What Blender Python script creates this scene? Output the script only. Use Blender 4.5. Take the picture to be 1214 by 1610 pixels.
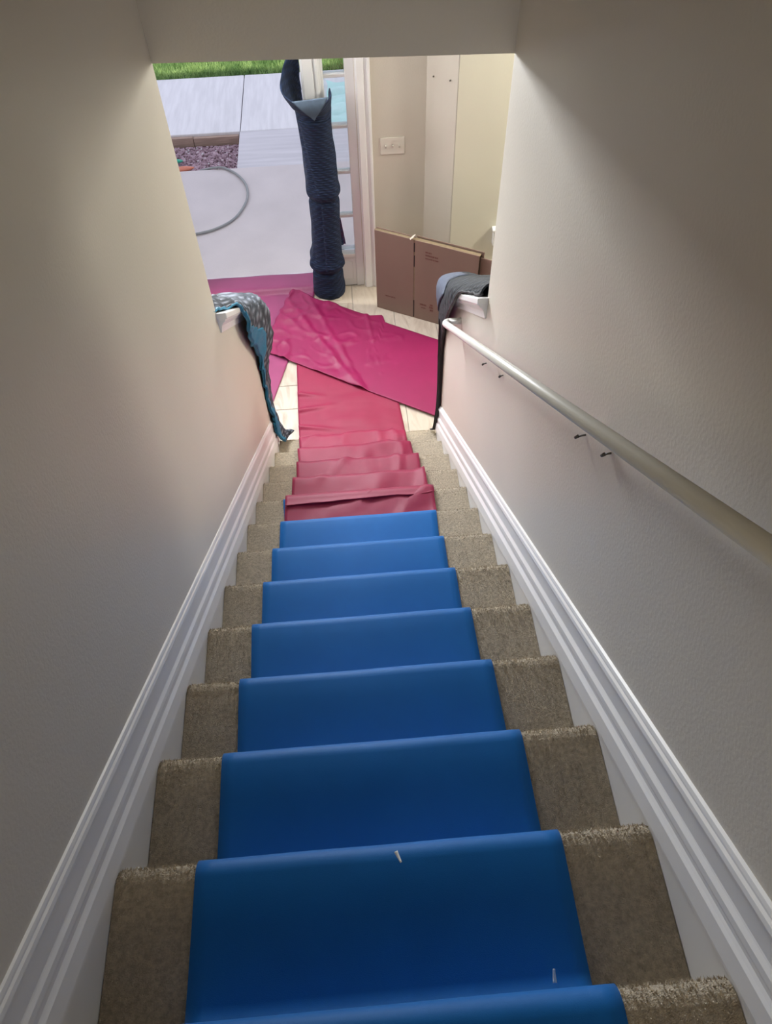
import bpy, bmesh, math, random
import numpy as np
from mathutils import Vector, Matrix

random.seed(4)
rng = np.random.default_rng(7)
for o in list(bpy.data.objects):
    bpy.data.objects.remove(o)
scene = bpy.context.scene
C = scene.collection
PI = math.pi

# ------------------------------------------------------------------ camera
cam_d = bpy.data.cameras.new('camera')
cam = bpy.data.objects.new('camera', cam_d)
C.objects.link(cam)
RM = Matrix(((0.9967935980, 0.0746506386, -0.0288063372),
             (-0.0772906135, 0.8051306224, -0.5880398303),
             (-0.0207046847, 0.5883807977, 0.8083188436)))
cam.matrix_world = Matrix.Translation((0.01009, -3.18616, 3.69856)) @ RM.to_4x4()
cam_d.sensor_fit = 'HORIZONTAL'
cam_d.sensor_width = 36.0
cam_d.lens = 36.0 * 1171.658 / 1214.0
cam_d.clip_start = 0.02
scene.camera = cam

# ------------------------------------------------------------------ sky, sun, area lights, exposure
world = bpy.data.worlds.new('sky')
scene.world = world
world.use_nodes = True
wn = world.node_tree
bg = wn.nodes['Background']
bg.inputs['Color'].default_value = (0.78, 0.82, 1.0, 1)
bg.inputs['Strength'].default_value = 1.15

sun_d = bpy.data.lights.new('sun', 'SUN')
sun_d.energy = 4.0
sun_d.angle = math.radians(0.6)
sun_d.color = (1.0, 0.95, 0.85)
sun = bpy.data.objects.new('sun', sun_d)
C.objects.link(sun)
sun.rotation_euler = (math.radians(30), 0, math.radians(8))   # from behind the house, over its roof

def area(name, loc, rot, sx, sy, power, col=(1, 1, 1), portal=False):
    d = bpy.data.lights.new(name, 'AREA')
    d.shape = 'RECTANGLE'
    d.size, d.size_y, d.energy, d.color = sx, sy, power, col
    if portal:
        d.cycles.is_portal = True
    o = bpy.data.objects.new(name, d)
    C.objects.link(o)
    o.location = loc
    o.rotation_euler = rot
    return o

# daylight portals in the openings of the front wall (they only guide the sky's own light)
area('door_portal', (-0.65, 1.86, 1.03), (-PI / 2, 0, 0), 0.94, 2.05, 1, portal=True)
area('sidelight_portal', (0.015, 1.86, 1.1), (-PI / 2, 0, 0), 0.17, 1.8, 1, portal=True)
# unseen fill lights added to brighten the stairs; living-room lamp warms the cream wall
area('over_door_fill', (-0.62, 1.60, 2.42), (math.radians(-84), 0, 0), 1.3, 0.45, 135, (0.93, 0.96, 1.0))  # added fill without a fixture, aimed at the stair nosings
area('entry_fill', (-0.9, 0.75, 2.66), (0, 0, 0), 0.9, 0.9, 4, (0.96, 0.97, 1.0))  # weak overhead fill, added with no fitting
area('den_fill', (-2.6, 1.2, 2.40), (0, math.radians(-60), 0), 0.9, 0.9, 34, (0.95, 0.96, 1.0))  # added fill from the left room, out of view
area('living_room_lamp', (2.7, 1.10, 2.35), (0, math.radians(66), 0), 0.6, 0.6, 66, (1.0, 0.95, 0.80))
area('landing_fill', (0.0, -5.7, 4.3), (math.radians(58), 0, 0), 0.8, 1.4, 17, (1.0, 0.86, 0.64))  # warm fill added behind the camera to lift the stairwell walls

scene.view_settings.view_transform = 'Standard'
scene.view_settings.look = 'None'
scene.view_settings.gamma = 1.0
scene.view_settings.use_curve_mapping = False
scene.view_settings.exposure = 0.0

# ------------------------------------------------------------------ helpers
def srgb(r, g, b):
    f = lambda c: (c / 255 / 12.92) if c / 255 <= 0.04045 else ((c / 255 + 0.055) / 1.055) ** 2.4
    return (f(r), f(g), f(b), 1)

def new_mat(name):
    m = bpy.data.materials.new(name)
    m.use_nodes = True
    nt = m.node_tree
    return m, nt, nt.nodes['Principled BSDF']

def mat(name, col, rough=0.6, var=0.0, vscale=6.0, bump=0.0, bscale=200.0, stretch=(1, 1, 1), spec=0.5,
        metal=0.0, sheen=0.0, detail=3.0, col2=None, dist=0.002):
    """principled with noise-varied colour and noise bump in object space"""
    m, nt, b = new_mat(name)
    N, L = nt.nodes, nt.links
    b.inputs['Roughness'].default_value = rough
    b.inputs['Metallic'].default_value = metal
    b.inputs['Specular IOR Level'].default_value = spec
    if sheen:
        b.inputs['Sheen Weight'].default_value = sheen
        b.inputs['Sheen Roughness'].default_value = 0.4
    tc = N.new('ShaderNodeTexCoord')
    mp = N.new('ShaderNodeMapping')
    mp.inputs['Scale'].default_value = stretch
    L.new(tc.outputs['Object'], mp.inputs['Vector'])
    if var or col2:
        nz = N.new('ShaderNodeTexNoise')
        nz.inputs['Scale'].default_value = vscale
        nz.inputs['Detail'].default_value = detail
        L.new(mp.outputs['Vector'], nz.inputs['Vector'])
        rp = N.new('ShaderNodeValToRGB')
        c = Vector(col[:3])
        a = c * (1 - var)
        d = Vector(col2[:3]) if col2 else c * (1 + var)
        rp.color_ramp.elements[0].position = 0.32
        rp.color_ramp.elements[1].position = 0.68
        rp.color_ramp.elements[0].color = (*a, 1)
        rp.color_ramp.elements[1].color = (*[min(1, x) for x in d], 1)
        L.new(nz.outputs['Fac'], rp.inputs['Fac'])
        L.new(rp.outputs['Color'], b.inputs['Base Color'])
    else:
        b.inputs['Base Color'].default_value = col
    if bump:
        nb = N.new('ShaderNodeTexNoise')
        nb.inputs['Scale'].default_value = bscale
        nb.inputs['Detail'].default_value = 2.0
        L.new(mp.outputs['Vector'], nb.inputs['Vector'])
        bp = N.new('ShaderNodeBump')
        bp.inputs['Strength'].default_value = bump
        bp.inputs['Distance'].default_value = dist
        L.new(nb.outputs['Fac'], bp.inputs['Height'])
        L.new(bp.outputs['Normal'], b.inputs['Normal'])
    return m

def quilt_mat(name, col, col2, rough=0.75):
    """moving-pad fabric: zigzag stitched quilting in the sheet's own UV"""
    m, nt, b = new_mat(name)
    N, L = nt.nodes, nt.links
    b.inputs['Roughness'].default_value = rough
    b.inputs['Sheen Weight'].default_value = 0.03
    b.inputs['Specular IOR Level'].default_value = 0.25
    uv = N.new('ShaderNodeUVMap')
    w = N.new('ShaderNodeTexWave')
    w.wave_type = 'BANDS'
    w.bands_direction = 'DIAGONAL'
    w.inputs['Scale'].default_value = 1.5
    w.inputs['Distortion'].default_value = 1.5
    L.new(uv.outputs['UV'], w.inputs['Vector'])
    w2 = N.new('ShaderNodeTexWave')
    w2.bands_direction = 'X'
    w2.inputs['Scale'].default_value = 2.0
    w2.inputs['Distortion'].default_value = 2.5
    L.new(uv.outputs['UV'], w2.inputs['Vector'])
    mx = N.new('ShaderNodeMath')
    mx.operation = 'MULTIPLY'
    L.new(w.outputs['Fac'], mx.inputs[0])
    L.new(w2.outputs['Fac'], mx.inputs[1])
    rp = N.new('ShaderNodeValToRGB')
    rp.color_ramp.elements[0].color = col
    rp.color_ramp.elements[1].color = col2
    rp.color_ramp.elements[1].position = 0.9
    L.new(mx.outputs[0], rp.inputs['Fac'])
    L.new(rp.outputs['Color'], b.inputs['Base Color'])
    bp = N.new('ShaderNodeBump')
    bp.inputs['Strength'].default_value = 0.7
    bp.inputs['Distance'].default_value = 0.006
    L.new(mx.outputs[0], bp.inputs['Height'])
    L.new(bp.outputs['Normal'], b.inputs['Normal'])
    return m

M = {}
M['wall'] = mat('wall_paint', srgb(212, 206, 194), 0.42, 0.015, 2.0, 0.35, 130, spec=0.35, dist=0.0015)
M['wall_cream'] = mat('cream_paint', srgb(222, 219, 204), 0.5, 0.015, 2.0, 0.3, 130, spec=0.3, dist=0.0015)
M['ceiling'] = mat('ceiling_paint', srgb(205, 203, 196), 0.8, 0.01, 2.0, 0.3, 90)
M['trim'] = mat('white_trim_paint', srgb(236, 236, 236), 0.32, 0.01, 3.0, 0.06, 30)
M['rail'] = mat('white_rail_paint', srgb(228, 227, 220), 0.28, 0.01, 3.0, 0.05, 25)
M['carpet'] = mat('beige_carpet', srgb(192, 180, 160), 0.95, 0.2, 120, 0.9, 420, sheen=0.25, spec=0.1, dist=0.006)
M['pile'] = mat('carpet_pile', srgb(196, 184, 164), 0.95, 0.26, 70, stretch=(1, .25, .25), sheen=0.2, spec=0.1)
M['blue'] = mat('blue_runner_fabric', srgb(6, 102, 178), 0.6, 0.03, 12, 0.12, 600, spec=0.25, sheen=0.1)
M['red'] = mat('red_runner_fabric', srgb(140, 24, 64), 0.55, 0.04, 9, 0.25, 500, spec=0.4, sheen=0.1)
M['magenta'] = mat('magenta_runner_fabric', srgb(138, 18, 76), 0.48, 0.04, 9, 0.25, 500, spec=0.45)
M['plum'] = mat('plum_sheen_mat_fabric', srgb(146, 62, 104), 0.36, 0.05, 9, 0.2, 500, spec=0.4, sheen=0.1)  # red fabric, sky reflection put into the plum base colour
M['quilt_navy'] = quilt_mat('navy_quilt', srgb(17, 30, 52), srgb(30, 48, 80))
M['quilt_grey'] = quilt_mat('grey_quilt', srgb(44, 50, 60), srgb(116, 122, 134))
M['quilt_black'] = quilt_mat('charcoal_quilt', srgb(22, 26, 31), srgb(44, 50, 58))
M['quilt_slate'] = mat('slate_quilt', srgb(70, 77, 94), 0.8, 0.15, 40, 0.4, 120)
M['quilt_fold'] = mat('blue_grey_quilt_back', srgb(64, 78, 94), 0.8, 0.1, 40, 0.4, 120)
M['teal_bind'] = mat('teal_binding', srgb(12, 112, 146), 0.6, 0.1, 60, 0.3, 300)
M['black_web'] = mat('black_webbing', srgb(34, 34, 38), 0.6, 0.1, 60, 0.4, 400)
M['card'] = mat('brown_cardboard', srgb(128, 106, 95), 0.8, 0.04, 5, 0.1, 60, stretch=(1, 1, 0.2))
M['card_edge'] = mat('cardboard_edge', srgb(124, 108, 84), 0.85, 0.12, 60, 0.3, 200)
M['ink'] = mat('brown_ink', srgb(104, 66, 58), 0.8, 0.15, 80)
M['tape'] = mat('clear_tape', srgb(215, 205, 190), 0.25, 0.05, 20)
M['dark_slot'] = mat('slot_dark', srgb(38, 26, 24), 0.9)
M['plate'] = mat('switch_plastic', srgb(226, 222, 212), 0.35)
M['toggle'] = mat('toggle_plastic', srgb(205, 200, 190), 0.35)
M['metal'] = mat('dark_steel', srgb(96, 92, 88), 0.4, metal=0.8)
M['scrap'] = mat('white_scrap', srgb(235, 235, 230), 0.7)
M['concrete'] = mat('patio_concrete', srgb(214, 206, 205), 0.85, 0.05, 2.4, 0.35, 70, spec=0.2, detail=6)
M['broom_y'] = mat('broomed_concrete', srgb(232, 230, 232), 0.9, 0.06, 5.0, 0.7, 22, stretch=(5, 0.5, 1), spec=0.2)
M['broom_x'] = mat('broomed_concrete_across', srgb(214, 211, 215), 0.9, 0.08, 4.0, 0.7, 22, stretch=(0.35, 5, 1), spec=0.2)
M['soil'] = mat('red_soil', srgb(104, 78, 82), 0.95, 0.2, 60, 0.8, 150)
M['gravel'] = mat('red_gravel', srgb(146, 114, 126), 0.9, 0.25, 25, 0.4, 200, col2=srgb(196, 170, 182))
M['gravel_pale'] = mat('pale_gravel', srgb(205, 196, 200), 0.85, 0.12, 40)
M['timber'] = mat('weathered_timber', srgb(176, 152, 138), 0.85, 0.18, 18, 0.6, 60, stretch=(0.3, 4, 4))
M['grass'] = mat('lawn_grass', srgb(112, 156, 84), 0.7, 0.3, 6, col2=srgb(176, 204, 128))
M['lawn_soil'] = mat('lawn_soil', srgb(74, 104, 50), 0.95, 0.3, 20)
M['hose'] = mat('grey_hose', srgb(150, 152, 152), 0.5, 0.05, 30)
M['teal_plastic'] = mat('mint_plastic', srgb(70, 190, 160), 0.4, 0.05, 20)
M['orange_plastic'] = mat('orange_plastic', srgb(214, 130, 104), 0.5, 0.08, 20)
M['turq'] = mat('turquoise_sheeting', srgb(196, 236, 232), 0.3, 0.08, 8, 0.3, 30)
M['ext'] = mat('house_siding', srgb(180, 172, 160), 0.8)
M['grout'] = mat('grout', srgb(150, 143, 134), 0.9, 0.1, 60)
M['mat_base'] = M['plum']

def tile_mat():
    m, nt, b = new_mat('wood_look_tile')
    N, L = nt.nodes, nt.links
    b.inputs['Roughness'].default_value = 0.32
    tc = N.new('ShaderNodeTexCoord')
    oi = N.new('ShaderNodeObjectInfo')
    ad = N.new('ShaderNodeVectorMath')
    ad.operation = 'ADD'
    ml = N.new('ShaderNodeMath'); ml.operation = 'MULTIPLY'; ml.inputs[1].default_value = 37.0
    L.new(oi.outputs['Random'], ml.inputs[0])
    L.new(tc.outputs['Object'], ad.inputs[0])
    L.new(ml.outputs[0], ad.inputs[1])
    mp = N.new('ShaderNodeMapping')
    mp.inputs['Scale'].default_value = (7, 1.6, 1)
    L.new(ad.outputs[0], mp.inputs['Vector'])
    nz = N.new('ShaderNodeTexNoise')
    nz.inputs['Scale'].default_value = 1.6
    nz.inputs['Detail'].default_value = 5
    nz.inputs['Distortion'].default_value = 1.6
    L.new(mp.outputs['Vector'], nz.inputs['Vector'])
    rp = N.new('ShaderNodeValToRGB')
    e = rp.color_ramp.elements
    e[0].position, e[0].color = 0.28, srgb(172, 156, 140)
    e[1].position, e[1].color = 0.52, srgb(200, 188, 174)
    x = e.new(0.75); x.color = srgb(188, 174, 160)
    L.new(nz.outputs['Fac'], rp.inputs['Fac'])
    L.new(rp.outputs['Color'], b.inputs['Base Color'])
    return m
M['tile'] = tile_mat()

def glass_mat():
    m, nt, b = new_mat('window_glass')
    N, L = nt.nodes, nt.links
    out = N['Material Output']
    tr = N.new('ShaderNodeBsdfTransparent')
    tr.inputs['Color'].default_value = (0.95, 0.98, 0.97, 1)
    gl = N.new('ShaderNodeBsdfGlossy')
    gl.inputs['Roughness'].default_value = 0.02
    fr = N.new('ShaderNodeFresnel')
    fr.inputs['IOR'].default_value = 1.45
    mx = N.new('ShaderNodeMixShader')
    L.new(fr.outputs[0], mx.inputs[0])
    L.new(tr.outputs[0], mx.inputs[1])
    L.new(gl.outputs[0], mx.inputs[2])
    L.new(mx.outputs[0], out.inputs['Surface'])
    return m
M['glass'] = glass_mat()

class MB:
    """collects geometry; build() links it as ONE mesh object"""
    def __init__(self):
        self.v, self.f, self.uv = [], [], None
    def box(self, x0, x1, y0, y1, z0, z1):
        n = len(self.v)
        self.v += [(x0, y0, z0), (x1, y0, z0), (x1, y1, z0), (x0, y1, z0), (x0, y0, z1), (x1, y0, z1), (x1, y1, z1), (x0, y1, z1)]
        self.f += [tuple(n + i for i in q) for q in ((0, 3, 2, 1), (4, 5, 6, 7), (0, 1, 5, 4), (1, 2, 6, 5), (2, 3, 7, 6), (3, 0, 4, 7))]
        return self
    def hexa(self, pts):
        n = len(self.v)
        self.v += [tuple(p) for p in pts]
        self.f += [tuple(n + i for i in q) for q in ((0, 3, 2, 1), (4, 5, 6, 7), (0, 1, 5, 4), (1, 2, 6, 5), (2, 3, 7, 6), (3, 0, 4, 7))]
        return self
    def prism(self, poly, fa, fb):
        """poly of 2-D points; fa/fb map a 2-D point to the two 3-D ends"""
        n = len(self.v); k = len(poly)
        self.v += [fa(p) for p in poly] + [fb(p) for p in poly]
        self.f.append(tuple(n + i for i in reversed(range(k))))
        self.f.append(tuple(n + k + i for i in range(k)))
        for i in range(k):
            j = (i + 1) % k
            self.f.append((n + i, n + j, n + k + j, n + k + i))
        return self
    def tube(self, pts, r, seg=10, ry=None, closed_ends=True):
        pts = [Vector(p) for p in pts]
        n0 = len(self.v)
        rr = r if isinstance(r, (list, tuple)) else [r] * len(pts)
        up = Vector((0, 0, 1))
        for i, p in enumerate(pts):
            t = (pts[min(i + 1, len(pts) - 1)] - pts[max(i - 1, 0)]).normalized()
            a = t.cross(up)
            if a.length < 1e-4:
                a = t.cross(Vector((0, 1, 0)))
            a.normalize()
            b = a.cross(t).normalized()
            for s in range(seg):
                an = 2 * PI * s / seg
                q = p + a * (math.cos(an) * rr[i]) + b * (math.sin(an) * (rr[i] if ry is None else ry))
                self.v.append(tuple(q))
        for i in range(len(pts) - 1):
            for s in range(seg):
                s2 = (s + 1) % seg
                self.f.append((n0 + i * seg + s, n0 + i * seg + s2, n0 + (i + 1) * seg + s2, n0 + (i + 1) * seg + s))
        if closed_ends:
            self.f.append(tuple(n0 + s for s in reversed(range(seg))))
            self.f.append(tuple(n0 + (len(pts) - 1) * seg + s for s in range(seg)))
        return self
    def grid(self, fn, nu, nv):
        n = len(self.v)
        self.uv = []
        for i in range(nu + 1):
            for j in range(nv + 1):
                self.v.append(tuple(fn(i / nu, j / nv)))
                self.uv.append((i / nu, j / nv))
        for i in range(nu):
            for j in range(nv):
                a = n + i * (nv + 1) + j
                self.f.append((a, a + 1, a + nv + 2, a + nv + 1))
        return self
    def build(self, name, m, parent=None, smooth=False, bevel=0.0, solid=0.0, seg=2, uvscale=None, off=1.0):
        me = bpy.data.meshes.new(name)
        me.from_pydata(self.v, [], self.f)
        if self.uv:
            ul = me.uv_layers.new(name='UVMap')
            sx, sy = uvscale or (1, 1)
            for l in me.loops:
                u = self.uv[l.vertex_index]
                ul.data[l.index].uv = (u[0] * sx, u[1] * sy)
        bm = bmesh.new(); bm.from_mesh(me)
        bmesh.ops.recalc_face_normals(bm, faces=bm.faces)
        bm.to_mesh(me); bm.free()
        me.materials.append(m)
        if smooth:
            for p in me.polygons:
                p.use_smooth = True
        o = bpy.data.objects.new(name, me)
        C.objects.link(o)
        if parent:
            o.parent = parent
        if solid:
            md = o.modifiers.new('solid', 'SOLIDIFY'); md.thickness = solid; md.offset = off
        if bevel:
            md = o.modifiers.new('bevel', 'BEVEL'); md.width = bevel; md.segments = seg; md.limit_method = 'ANGLE'
            md.angle_limit = math.radians(35)
        return o

def empty(name, loc=(0, 0, 0)):
    o = bpy.data.objects.new(name, None)
    o.empty_display_size = 0.05
    C.objects.link(o)
    return o                                    # parts are modelled in world coordinates, root stays at the origin

def tag(o, label=None, cat=None, group=None, kind=None):
    if label: o['label'] = label
    if cat: o['category'] = cat
    if group: o['group'] = group
    if kind: o['kind'] = kind
    return o

def struct(o, label, cat):
    return tag(o, label, cat, kind='structure')

def cr(p, t):
    """Catmull-Rom through list of Vectors, t in 0..1"""
    n = len(p) - 1
    x = min(max(t, 0), 1) * n
    i = min(int(x), n - 1)
    f = x - i
    a = p[max(i - 1, 0)]; b = p[i]; c = p[i + 1]; d = p[min(i + 2, n)]
    return 0.5 * ((2 * b) + (c - a) * f + (2 * a - 5 * b + 4 * c - d) * f * f + (3 * b - a - 3 * c + d) * f ** 3)

def loft(rows):
    R = [[Vector(p) for p in r] for r in rows]
    def fn(u, v):
        return cr([cr(r, v) for r in R], u)
    return fn

from mathutils import noise as mn
def nz(x, y, z=0.0):
    return mn.noise(Vector((x, y, z)))

def interp(xs, ys, x):
    return float(np.interp(x, xs, ys))

# ------------------------------------------------------------------ dimensions
G, R_, S = 0.260933, 0.185, 0.708995            # going, rise, slope
XL, XR = -0.500, 0.517                          # stair-well wall faces
YL, YR = -0.832, -0.975                         # where the full-height walls end
YE = -0.03                                      # end of the low raked walls
NR = 0.030                                      # radius of the padded nosings
SL, SR = -0.491, 0.497                          # skirt faces (carpet runs between)
ZC, ZU = 2.745, 5.4                             # ceilings
def nose(i):                                    # i = 12 lowest ... 0 ... -3 top
    return -(12 - i) * G, (13 - i) * R_
def zcap(y):
    return 1.255 - S * y

# ------------------------------------------------------------------ setting: walls
def side_wall(name, x0, x1, ye, label):
    zp = lambda y: 1.222 - S * y
    poly = [(-6.0, 0.0), (YE, 0.0), (YE, zp(YE)), (ye, zp(ye)), (ye, ZU), (-6.0, ZU)]
    o = MB().prism(poly, lambda p: (x0, p[0], p[1]), lambda p: (x1, p[0], p[1])).build(name, M['wall'], bevel=0.014, seg=4)
    return struct(o, label, 'wall')
side_wall('wall_left', XL - 0.125, XL, YL, 'tall off-white wall along the left side of the stairs')
side_wall('wall_right', XR, XR + 0.125, YR, 'tall off-white wall behind the white handrail')

hd = MB().hexa([(XL, YL - .018, ZC), (XR, YR - .018, ZC + .032), (XR + .14, YR + .16, ZC + .032), (XL - .14, YL + .16, ZC),
                (XL, YL - .018, ZU), (XR, YR - .018, ZU), (XR + .14, YR + .16, ZU), (XL - .14, YL + .16, ZU)])
struct(hd.build('wall_upper', M['wall']), 'grey shaded header wall hanging over the foot of the stairs', 'wall')

# front wall with door opening and sidelight opening
w = MB()
w.box(-3.4, -1.12, 1.73, 1.90, -.3, ZC).box(-1.12, 0.145, 1.73, 1.90, 2.07, ZC).box(0.145, 0.602, 1.73, 1.90, -.3, ZC)
w.box(-3.4, 3.4, 1.73, 1.90, ZC, ZU)
struct(w.build('wall_front', M['wall']), 'off-white wall with the light switches beside the sidelight', 'wall')
w = MB().prism([(0.60, 1.73), (0.785, 1.60), (0.785, 1.90), (0.60, 1.90)], lambda p: (p[0], p[1], -.3), lambda p: (p[0], p[1], ZC))
struct(w.build('wall_corner', M['wall'], bevel=0.008), 'narrow angled wall strip with two nail marks right of the switches', 'wall')
w = MB().box(0.785, 3.4, 1.60, 1.90, -.3, ZC)
struct(w.build('wall_cream', M['wall_cream']), 'cream yellow lit wall behind the cardboard box', 'wall')
# rest of the shell (out of view, keeps the sun out)
w = MB()
w.box(-3.55, -3.4, -6.15, 1.9, -.3, ZU).box(3.4, 3.55, -6.15, 1.9, -.3, ZU).box(-3.55, 3.55, -6.15, -6.0, -.3, ZU)
struct(w.build('wall_outer', M['wall']), 'off-white outer walls closing the rooms', 'wall')
c = MB()
c.box(-3.4, 3.4, -0.70, 1.73, ZC + .033, ZC + .15)
c.box(-3.4, XL - .125, -6, -0.70, ZC + .013, ZC + .15).box(XR + .125, 3.4, -6, -0.70, ZC + .013, ZC + .15)
struct(c.build('ceiling', M['ceiling']), 'flat white ceiling above the entry rooms', 'ceiling')
c = MB().box(-3.55, 3.55, -6.15, 1.9, ZU, ZU + .15)
struct(c.build('ceiling_upper', M['ceiling']), 'flat white ceiling high above the stairs', 'ceiling')
r = MB().prism([(-6.6, ZU + .15), (2.5, ZU + .15), (2.5, ZU + .3), (-2, 7.0), (-6.6, ZU + .3)], lambda p: (-4, p[0], p[1]), lambda p: (4, p[0], p[1]))
struct(r.build('roof', M['ext']), 'plain house roof above the stairs', 'roof')

# floor: grout bed with individually laid tiles
fl = struct(MB().box(-3.4, 3.4, -6.0, 1.80, -.12, -0.003).build('floor', M['grout']), 'pale wood-look tile floor of the entry', 'floor')
tile_mesh = {}
def tile(x0, x1, y0, y1):
    k = (round(x1 - x0, 3), round(y1 - y0, 3))
    if k not in tile_mesh:
        b = MB(); g = 0.0018; a, c2 = k; e = 0.002
        b.v = [(g, g, -.004), (a - g, g, -.004), (a - g, c2 - g, -.004), (g, c2 - g, -.004),
               (g + e, g + e, 0), (a - g - e, g + e, 0), (a - g - e, c2 - g - e, 0), (g + e, c2 - g - e, 0)]
        b.f = [(4, 5, 6, 7), (0, 1, 5, 4), (1, 2, 6, 5), (2, 3, 7, 6), (3, 0, 4, 7)]
        o = b.build('tile', M['tile'], fl)
        tile_mesh[k] = o.data
    else:
        o = bpy.data.objects.new('tile', tile_mesh[k]); C.objects.link(o); o.parent = fl
    o.location = (x0, y0, 0)
cols = [-1.81, -1.50, -1.19, -0.88, -0.57, -0.265, 0.04, 0.347, 0.375 + .275, 0.96, 1.27, 1.58]
joints = {4: [0.0, 0.433, 0.66, 1.27, 1.74], 5: [0.0, .30, .91, 1.52, 1.74], 6: [0.0, .61, 1.02, 1.74],
          7: [0.0, .15, .76, 1.74], 8: [.0, .50, 1.11, 1.74]}
for ci in range(len(cols) - 1):
    js = joints.get(ci) or ([0, .35, .96, 1.57, 1.74] if ci % 2 else [0, .2, .81, 1.42, 1.74])
    for a, b in zip(js[:-1], js[1:]):
        tile(cols[ci], cols[ci + 1], a, b)

# ------------------------------------------------------------------ raked baseboards
def raked_base(name, xw, sgn, label, y0=-5.0, y1=-0.045):
    # (offset from wall, height measured square to the slope)
    sk = abs((SL if sgn > 0 else SR) - xw)
    prof = [(0.0, -0.36), (sk, -0.36), (sk, 0.002), (0.027, 0.004), (0.0275, 0.012), (0.024, 0.050), (0.020, 0.056), (0.0165, 0.062),
            (0.0165, 0.070), (0.0185, 0.078), (0.0175, 0.090), (0.012, 0.098), (0.0105, 0.101), (0.0105, 0.142), (0.0145, 0.146), (0.0155, 0.152),
            (0.0135, 0.160), (0.009, 0.164), (0.0085, 0.168), (0.006, 0.174), (0.0, 0.176)]
    if sk < .015:
        prof = [(min(a, sk) if b <= .003 else a * .64, b) for a, b in prof]
    k = math.hypot(S, 1)
    def f(y):
        return lambda p: (xw + sgn * p[0], y, 0.185 - S * y + p[1] * k)
    o = MB().prism(prof, f(y0), f(y1)).build(name, M['trim'])
    return struct(o, label, 'baseboard')
raked_base('baseboard_left', XL, 1, 'white moulded skirting running down the left side of the stairs')
raked_base('baseboard_right', XR, -1, 'white moulded skirting running down the right side of the stairs')

# raked caps on the low walls
def cap(name, xw, sgn, ye, label):
    root = empty(name)
    xo, xi = xw + sgn * 0.040, xw - sgn * (0.125 + 0.04)
    y0, y1 = ye - 0.028, YE + 0.035
    k = 1.0
    b = MB().prism([(0, 0), (1, 0), (1, 1), (0, 1)],
                   lambda p: (xo + (xi - xo) * p[0], y0, zcap(y0) - 0.030 + 0.030 * p[1]),
                   lambda p: (xo + (xi - xo) * p[0], y1, zcap(y1) - 0.030 + 0.030 * p[1]))
    # the full wall stands on the inner stretch of the cap, so only the lip runs past its end
    b.build('cap_board', M['trim'], root, bevel=0.004)
    for nm, xx, sg in (('moulding', xw, sgn), ('moulding', xw - sgn * 0.125, -sgn)):
        prof = [(0, -0.096), (0.006, -0.094), (0.008, -0.080), (0.012, -0.062), (0.020, -0.048), (0.026, -0.044), (0.030, -0.036), (0.030, -0.030), (0, -0.030)]
        ya = ye - 0.020 if sg == sgn else ye + 0.002
        MB().prism(prof, lambda p: (xx + sg * p[0], ya, zcap(ya) + p[1]),
                   lambda p: (xx + sg * p[0], y1 - .03, zcap(y1 - .03) + p[1])).build(nm, M['trim'], root)
    struct(root, label, 'trim')
cap('trim_1', XL, 1, YL, 'white raked cap on the low wall under the teal-edged blanket')
cap('trim_2', XR, -1, YR, 'white raked cap on the low wall under the black blanket')

# ------------------------------------------------------------------ door post, sidelight, casing
t = MB().box(-0.182, -0.062, 1.715, 1.90, -.02, 2.07)
t.box(-0.170, -0.105, 1.700, 1.716, -.02, 2.07).box(-0.094, -0.074, 1.704, 1.716, -.02, 2.07)
struct(t.build('trim_3', M['trim'], bevel=0.004), 'white post between the open doorway and the sidelight', 'door post')
t = MB().box(-1.12, -0.182, 1.70, 1.90, -.10, 0.034)
struct(t.build('trim_4', M['trim'], bevel=0.008), 'raised door sill under the plum floor mat', 'door sill')
t = MB().box(0.150, 0.245, 1.708, 1.732, 0, 2.16).box(0.158, 0.205, 1.700, 1.712, 0, 2.16).box(0.225, 0.245, 1.698, 1.71, 0, 2.16)
struct(t.build('trim_5', M['trim'], bevel=0.004), 'white moulded casing on the right of the sidelight', 'casing')
sl = empty('window_1')
gz0, gz1 = 0.285, 2.0
fb = MB().box(-0.062, -0.045, 1.735, 1.86, 0, 2.07).box(0.088, 0.152, 1.735, 1.86, 0, 2.07).box(-0.045, 0.088, 1.735, 1.86, gz1, 2.07)
fb.box(-0.045, 0.088, 1.735, 1.86, gz0 - .03, gz0)
fb.build('window_frame', M['trim'], sl, bevel=0.004)
MB().box(-0.045, 0.088, 1.742, 1.85, 0.0, gz0 - .03).box(-0.02, 0.063, 1.736, 1.745, 0.06, gz0 - .07).build('bottom_panel', M['trim'], sl, bevel=0.004)
bars = [0.585, 0.916, 1.231, 1.548, 1.865]
for z in bars:
    MB().box(-0.045, 0.088, 1.762, 1.812, z - .011, z + .011).build('muntin', M['trim'], sl, bevel=0.004)
zz = [gz0] + bars + [gz1]
for a, b in zip(zz[:-1], zz[1:]):
    MB().box(-0.046, 0.089, 1.785, 1.789, a + .009, b - .009).build('pane', M['glass'], sl)
struct(sl, 'narrow sidelight window with small panes beside the doorway', 'window')

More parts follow.
